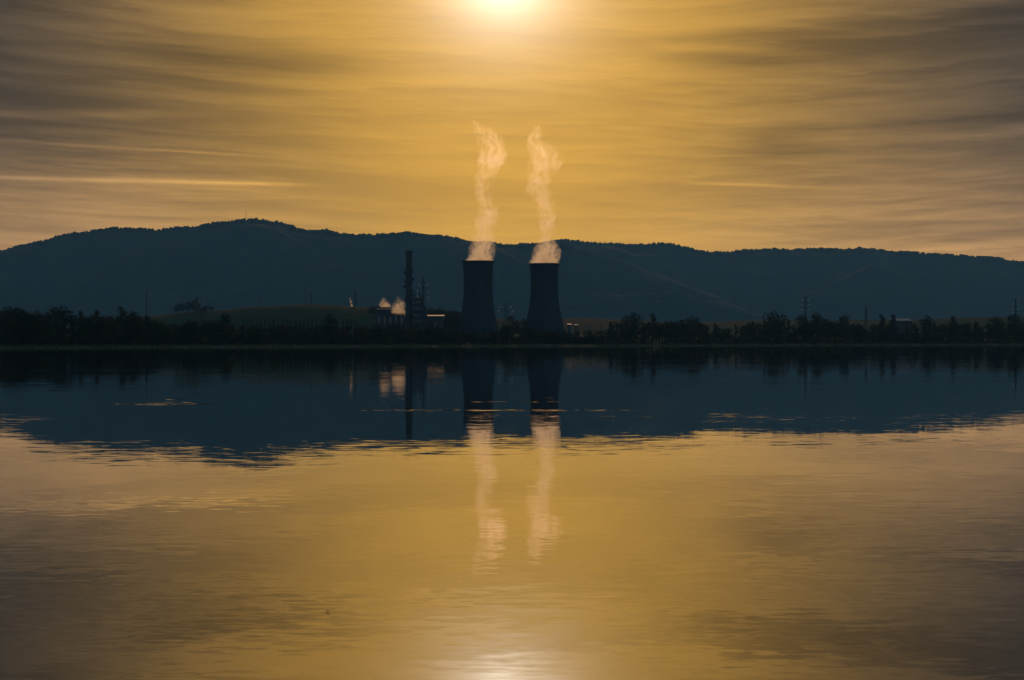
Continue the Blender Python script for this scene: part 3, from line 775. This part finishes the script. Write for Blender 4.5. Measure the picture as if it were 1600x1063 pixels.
# the belt
SKY = [(-80, 482), (0, 483), (60, 487), (140, 491), (210, 489), (240, 496), (262, 503), (300, 498), (340, 500), (380, 506), (560, 508), (700, 510), (720, 517), (780, 517), (790, 505), (830, 510), (880, 520), (935, 512), (955, 500), (1040, 499), (1160, 505), (1200, 498), (1300, 498), (1340, 503), (1420, 506), (1500, 502), (1600, 500), (1700, 498)]
STRETCH = [(-100, 240, 'left shore trees', 'bushy tree in the dense belt along the left shore, left of the farm'), (240, 560, 'trees below the grassy hill', 'low bushy tree in the shore belt below the grassy hill'),
           (560, 720, 'trees before the plant', 'low bushy tree in the shore belt in front of the chimney'), (720, 940, 'trees before the towers', 'low bushy tree in the shore belt at the foot of the cooling towers'),
           (940, 1240, 'trees right of the towers', 'bushy tree in the shore belt between the towers and the right shore pylon'), (1240, 1800, 'right shore trees', 'bushy tree in the dense belt along the right shore, right of the pylon')]
NB = 235
for i in range(NB):
    px = -60 + 1720 * (i + random.uniform(-0.8, 0.8)) / NB
    grp, lb = next((g_, l_) for a, b, g_, l_ in STRETCH if a <= px < b)
    top = sinterp(px, SKY) + abs(random.gauss(0, 5)) - 1
    kd = random.choice(['round', 'round', 'tall']) if not 250 < px < 940 else 'round'
    tree(kd, px, top, shore(px) + random.uniform(22, 85), lb, grp, random.choice([0, 0, 1, 2]), random.uniform(0.9, 1.3))
tree('shrub', 719, 523, shore(719) + 9, 'round tan shrub by the water left of the cooling towers', None, 2, 1.1)
tree('shrub', 935, 526, shore(935) + 12, 'small olive shrub on the grassy bank right of the towers', None, 1, 1.2)
# brown woodland behind the plant
for i in range(26):
    px = 664 + i * 2.2 + random.uniform(-1, 1)
    tree('round', px, 482 + random.uniform(-2, 5) + (3 if px > 690 else 0), 2520 + random.uniform(-30, 60), 'brown tree in the small wood between boiler house and left cooling tower', 'small wood behind the plant', 2, 1.2)
for i in range(8):
    px = 577 + i * 2.8
    tree('round', px, 475.5 + random.uniform(-1, 3), 2940 + random.uniform(-20, 20), 'dark tree of the copse left of the chimney on the low skyline', 'copse left of the chimney', 2, 0.7)

# undergrowth along the whole bank
rnd = random.Random(21); ub = MB()
for i in range(2100):
    px = rnd.uniform(-90, 1690); dd = rnd.uniform(16, 90); 
    if fbm(px / 40.0, 2.2) > 0.12 and dd < 26: dd += 14
    Y = shore(px) + dd; x = X(px, Y); z = gz(x, Y); r = rnd.uniform(1.6, 3.6) * (Y / 1250.0) * (1.5 if dd > 45 else 1.0)
    leaf_cloud(ub, rnd, (x, Y, z + r * 0.6), (r * 1.5, r * 1.2, r), 36, 0.62)
tag(ub.build('undergrowth', UNDER), 'dark tangled undergrowth filling the foot of the shore trees', 'undergrowth', kind='stuff')
gb = MB()
for i in range(16000):
    px = rnd.uniform(-60, 1660); dd = rnd.uniform(0.6, 22) if rnd.random() < 0.7 else rnd.uniform(0.3, 4)
    if fbm(px / 30.0, 9.0) < -0.12: continue
    Y = shore(px) + dd; x = X(px, Y); z = gz(x, Y) - 0.05; h = rnd.uniform(0.35, 1.1); w = 0.16
    gb.add([(x - w, Y, z), (x + w, Y, z), (x + rnd.uniform(-0.3, 0.3), Y + rnd.uniform(-0.2, 0.2), z + h)], [(0, 1, 2)])
tag(gb.build('bank_grass', REED), 'strip of green bank grass along the far waterline', 'grass', kind='stuff')

# ------------------------------------------------------------------ farm on the grassy hill
def farm():
    Y = 2985
    t = house(309.5, 473, Y, 9, 8, 7, 'square farmhouse tower among trees on the grassy hill', TILE, STONE, pitch=18, group=None)
    t2 = house(317.5, 479, Y, 8, 7, 5, 'small outbuilding right of the farmhouse on the grassy hill', TILE, STONE, pitch=18, group=None)
    for px, top, w, kd, lb in ((277, 475, 1.3, 'round', 'low round tree at the left end of the farm grove'), (285, 472, 1.2, 'round', 'second round tree from the left in the farm grove'), (294, 470, 1.1, 'round', 'third round tree from the left in the farm grove'),
                           (302, 468, 1.0, 'round', 'tallest round tree, next to the farmhouse'), (308, 464.5, 1.0, 'tall', 'pointed tree rising by the farmhouse'), (325, 469.5, 0.9, 'poplar', 'lone pointed cypress right of the farmhouse'), (330, 478, 1.4, 'round', 'low tree right of the lone cypress'), (321, 477, 1.2, 'round', 'low tree between farmhouse and lone cypress')):
        p = hit(px, sinterp(px, LOW) + 1.2)
        tree(kd, px, top, Y + random.uniform(-4, 4), lb, None, 0, w, zb=Z(sinterp(px, LOW), 3000) - 2.5)
farm()

# ------------------------------------------------------------------ floating leaf near the camera
lf = MB(); n = 9
for k in range(n):
    u = k / (n - 1); w = 0.035 * math.sin(math.pi * u ** 0.8); z = 0.012 + 0.03 * (u - 0.5) ** 2 * 4 * 0.6
    lf.v += [(-w, (u - 0.5) * 0.13, z + 0.012), (0, (u - 0.5) * 0.13, z), (w, (u - 0.5) * 0.13, z + 0.012)]
for k in range(n - 1):
    for c in (0, 1): lf.f.append((k * 3 + c, k * 3 + c + 1, k * 3 + c + 4, k * 3 + c + 3))
yl = EYE * F / (957 - HOR)
o = lf.build('floating_leaf', mat('dry_leaf', (0.05, 0.03, 0.02), (0.08, 0.05, 0.03), 20, 0.7))
o.location = (X(512, yl), yl, 0.004); o.rotation_euler = (0, 0, 0.9); o.scale = (0.55, 0.55, 0.55); tag(o, 'tiny dark leaf floating alone on the near water', 'leaf')

# ------------------------------------------------------------------ steam
def steam(name, Y, rows, dens, label, seed, group=None, nsc=0.11, aniso=0.9, wob=1.0, loc_scale=1.0):
    """rows: (photo row, left column, right column, density) from the mouth up; a closed loft filled with ragged vapour"""
    rows = sorted(rows, key=lambda r: -r[0]); zb = Z(rows[0][0], Y); x0 = X((rows[0][1] + rows[0][2]) / 2, Y)
    pts = [(Z(r[0], Y) - zb, X((r[1] + r[2]) / 2, Y) - x0, (r[2] - r[1]) / 2 / F * Y * 1.13, r[3]) for r in rows]
    top = pts[-1][0]
    mb = MB(); n = 24; k = len(pts)
    for z, cx, r, _ in pts:
        for i in range(n):
            t = 2 * math.pi * i / n; q = r * (1.06 + 0.06 * fbm(i * 0.9, z / 9.0, seed))
            mb.v.append((cx + q * math.cos(t), q * math.sin(t) * 0.9, z))
    for j in range(k - 1):
        for i in range(n): mb.f.append((j * n + i, j * n + (i + 1) % n, (j + 1) * n + (i + 1) % n, (j + 1) * n + i))
    mb.f += [tuple(range(n - 1, -1, -1)), tuple(range((k - 1) * n, k * n))]
    m = bpy.data.materials.new('steam_vapour'); m.use_nodes = True; m.node_tree.nodes.clear(); g = G(m.node_tree)
    t = g.node('ShaderNodeTexCoord'); o = t.outputs['Object']; x, y, z = g.sep(o)
    cmin = min(p[1] for p in pts) - 0.01; cmax = max(p[1] for p in pts) + 0.01; rmax = max(p[2] for p in pts); dmax = max(p[3] for p in pts)
    rp = g.ramp(z / top, [(min(1, max(0, p[0] / top)), ((p[1] - cmin) / (cmax - cmin), p[2] / rmax, p[3] / dmax)) for p in pts])
    a, b, c = g.sep(rp)
    cx = a * (cmax - cmin) + cmin; rr = b * rmax; dd = c * dmax
    w = g.noise(o, nsc * 0.7, 3, 0.55, color=True)
    wv = g.vm('SCALE', g.vm('SUBTRACT', w, (0.5, 0.5, 0.5)), wob * rmax * 0.8)
    wx, wy, wz = g.sep(wv)
    q = g.math('SQRT', (x + wx - cx).m('POWER', 2.0) + ((y + wy) / 0.9).m('POWER', 2.0)) / rr
    nz = g.noise(g.comb(x + wx * 0.8, y + wy * 0.8, z * 0.62 + wz), nsc * 1.7, 6, 0.68)
    bl = g.noise(g.comb(x, y, z * 0.8), nsc * 0.55, 2, 0.5)
    up = g.lin(z / top, 0.05, 0.55)
    lift = g.lin(z / top, 0.0, 0.30, 0.7, 0.0)
    body = 0.72 - q * q * 0.7 + (nz - 0.5) * 7.5 + (bl - 0.5) * (up * 3.0 + 0.6) + lift * (1.0 - q * q * 0.7)
    den = (g.smooth(body, 0.1, 1.6) + g.smooth(body, 1.5, 2.7) * 3.6) * g.smooth(q, 1.04, 0.8) * dd * dens
    pv = g.node('ShaderNodeVolumePrincipled'); pv.inputs['Color'].default_value = (0.99, 0.975, 0.945, 1)
    pv.inputs['Density Attribute'].default_value = ''; pv.inputs['Anisotropy'].default_value = aniso
    g.put(pv.inputs['Density'], den)
    oo = g.node('ShaderNodeOutputMaterial'); g.l.new(pv.outputs[0], oo.inputs['Volume'])
    m.cycles.volume_step_rate = 0.6
    ob = mb.build(name, m, None, True); ob.location = (x0, Y, zb)
    return tag(ob, label, 'steam', group)
L = [(409, 728, 771.5, 1), (400, 731, 771.5, 1), (390, 734, 771.5, 1), (380, 739, 772, 1), (365, 741, 773, 1), (350, 741, 775, .9), (335, 744, 780, .8), (318, 748, 773, .65), (305, 742, 770, .55), (290, 738, 771, .55),
     (278, 742, 774, .55), (265, 746, 780, .6), (252, 745, 792, .65), (243, 745, 794, .6), (230, 749, 788, .6), (218, 747, 785, .55), (208, 741, 785, .5), (199, 738, 766, .35), (191, 736, 748, .22), (182, 736, 743, .1)]
Rr = [(413, 827, 874, 1), (403, 829, 875, 1), (392, 835, 874, 1), (380, 841, 869, 1), (368, 844, 866, .95), (355, 842, 866, .85), (342, 839, 868, .75), (330, 838, 868, .65), (318, 836, 868, .55), (305, 828, 867, .45), (290, 820, 864, .35),
      (275, 818, 866, .32), (263, 824, 873, .35), (250, 828, 878, .4), (240, 825, 877, .4), (229, 822, 869, .35), (219, 824, 848, .3), (208, 829, 847, .3), (196, 834, 846, .15)]
steam('steam_plume', 2333, L, 0.085, 'peach steam plume rising from the left cooling tower', 3.0, 'steam plumes over the cooling towers')
steam('steam_plume', 2392, Rr, 0.085, 'peach steam plume rising from the right cooling tower', 8.0, 'steam plumes over the cooling towers')
steam('steam_plume', 2262, [(493, 615, 633, 1), (488, 611, 634, 1), (483, 611, 634, 1), (478, 612, 634, .8), (473, 616, 634, .5), (468, 618, 628, .25), (463, 620, 625, .1)], 0.2, 'large bright steam puff low beside the chimney', 5.0, None, 0.42)
steam('steam_plume', 2270, [(480, 594, 611, 1), (476, 593, 611, 1), (472, 594, 607, 1), (468, 596, 604, .8), (465, 598, 602, .3)], 0.2, 'smaller bright steam puff left of the large one by the chimney', 6.5, None, 0.5)
steam('steam_plume', 2900, [(479, 547.5, 551.5, 1), (474, 546.5, 551, .9), (469, 546, 550, .6), (465, 546, 548.5, .2)], 0.5, 'tiny steam wisp on the low skyline beside a pylon', 9.5, None, 0.3)

# ------------------------------------------------------------------ haze
hz = MB().box(-16500, 16500, -900, 17500, -5.0, 960)
m = bpy.data.materials.new('evening_haze'); m.use_nodes = True; m.node_tree.nodes.clear(); g = G(m.node_tree)
pv = g.node('ShaderNodeVolumePrincipled'); pv.inputs['Color'].default_value = (0.45, 0.92, 1.0, 1)
pv.inputs['Density'].default_value = 4.0e-5; pv.inputs['Density Attribute'].default_value = ''; pv.inputs['Anisotropy'].default_value = 0.12
oo = g.node('ShaderNodeOutputMaterial'); g.l.new(pv.outputs[0], oo.inputs['Volume'])
tag(hz.build('haze', m), kind='stuff')
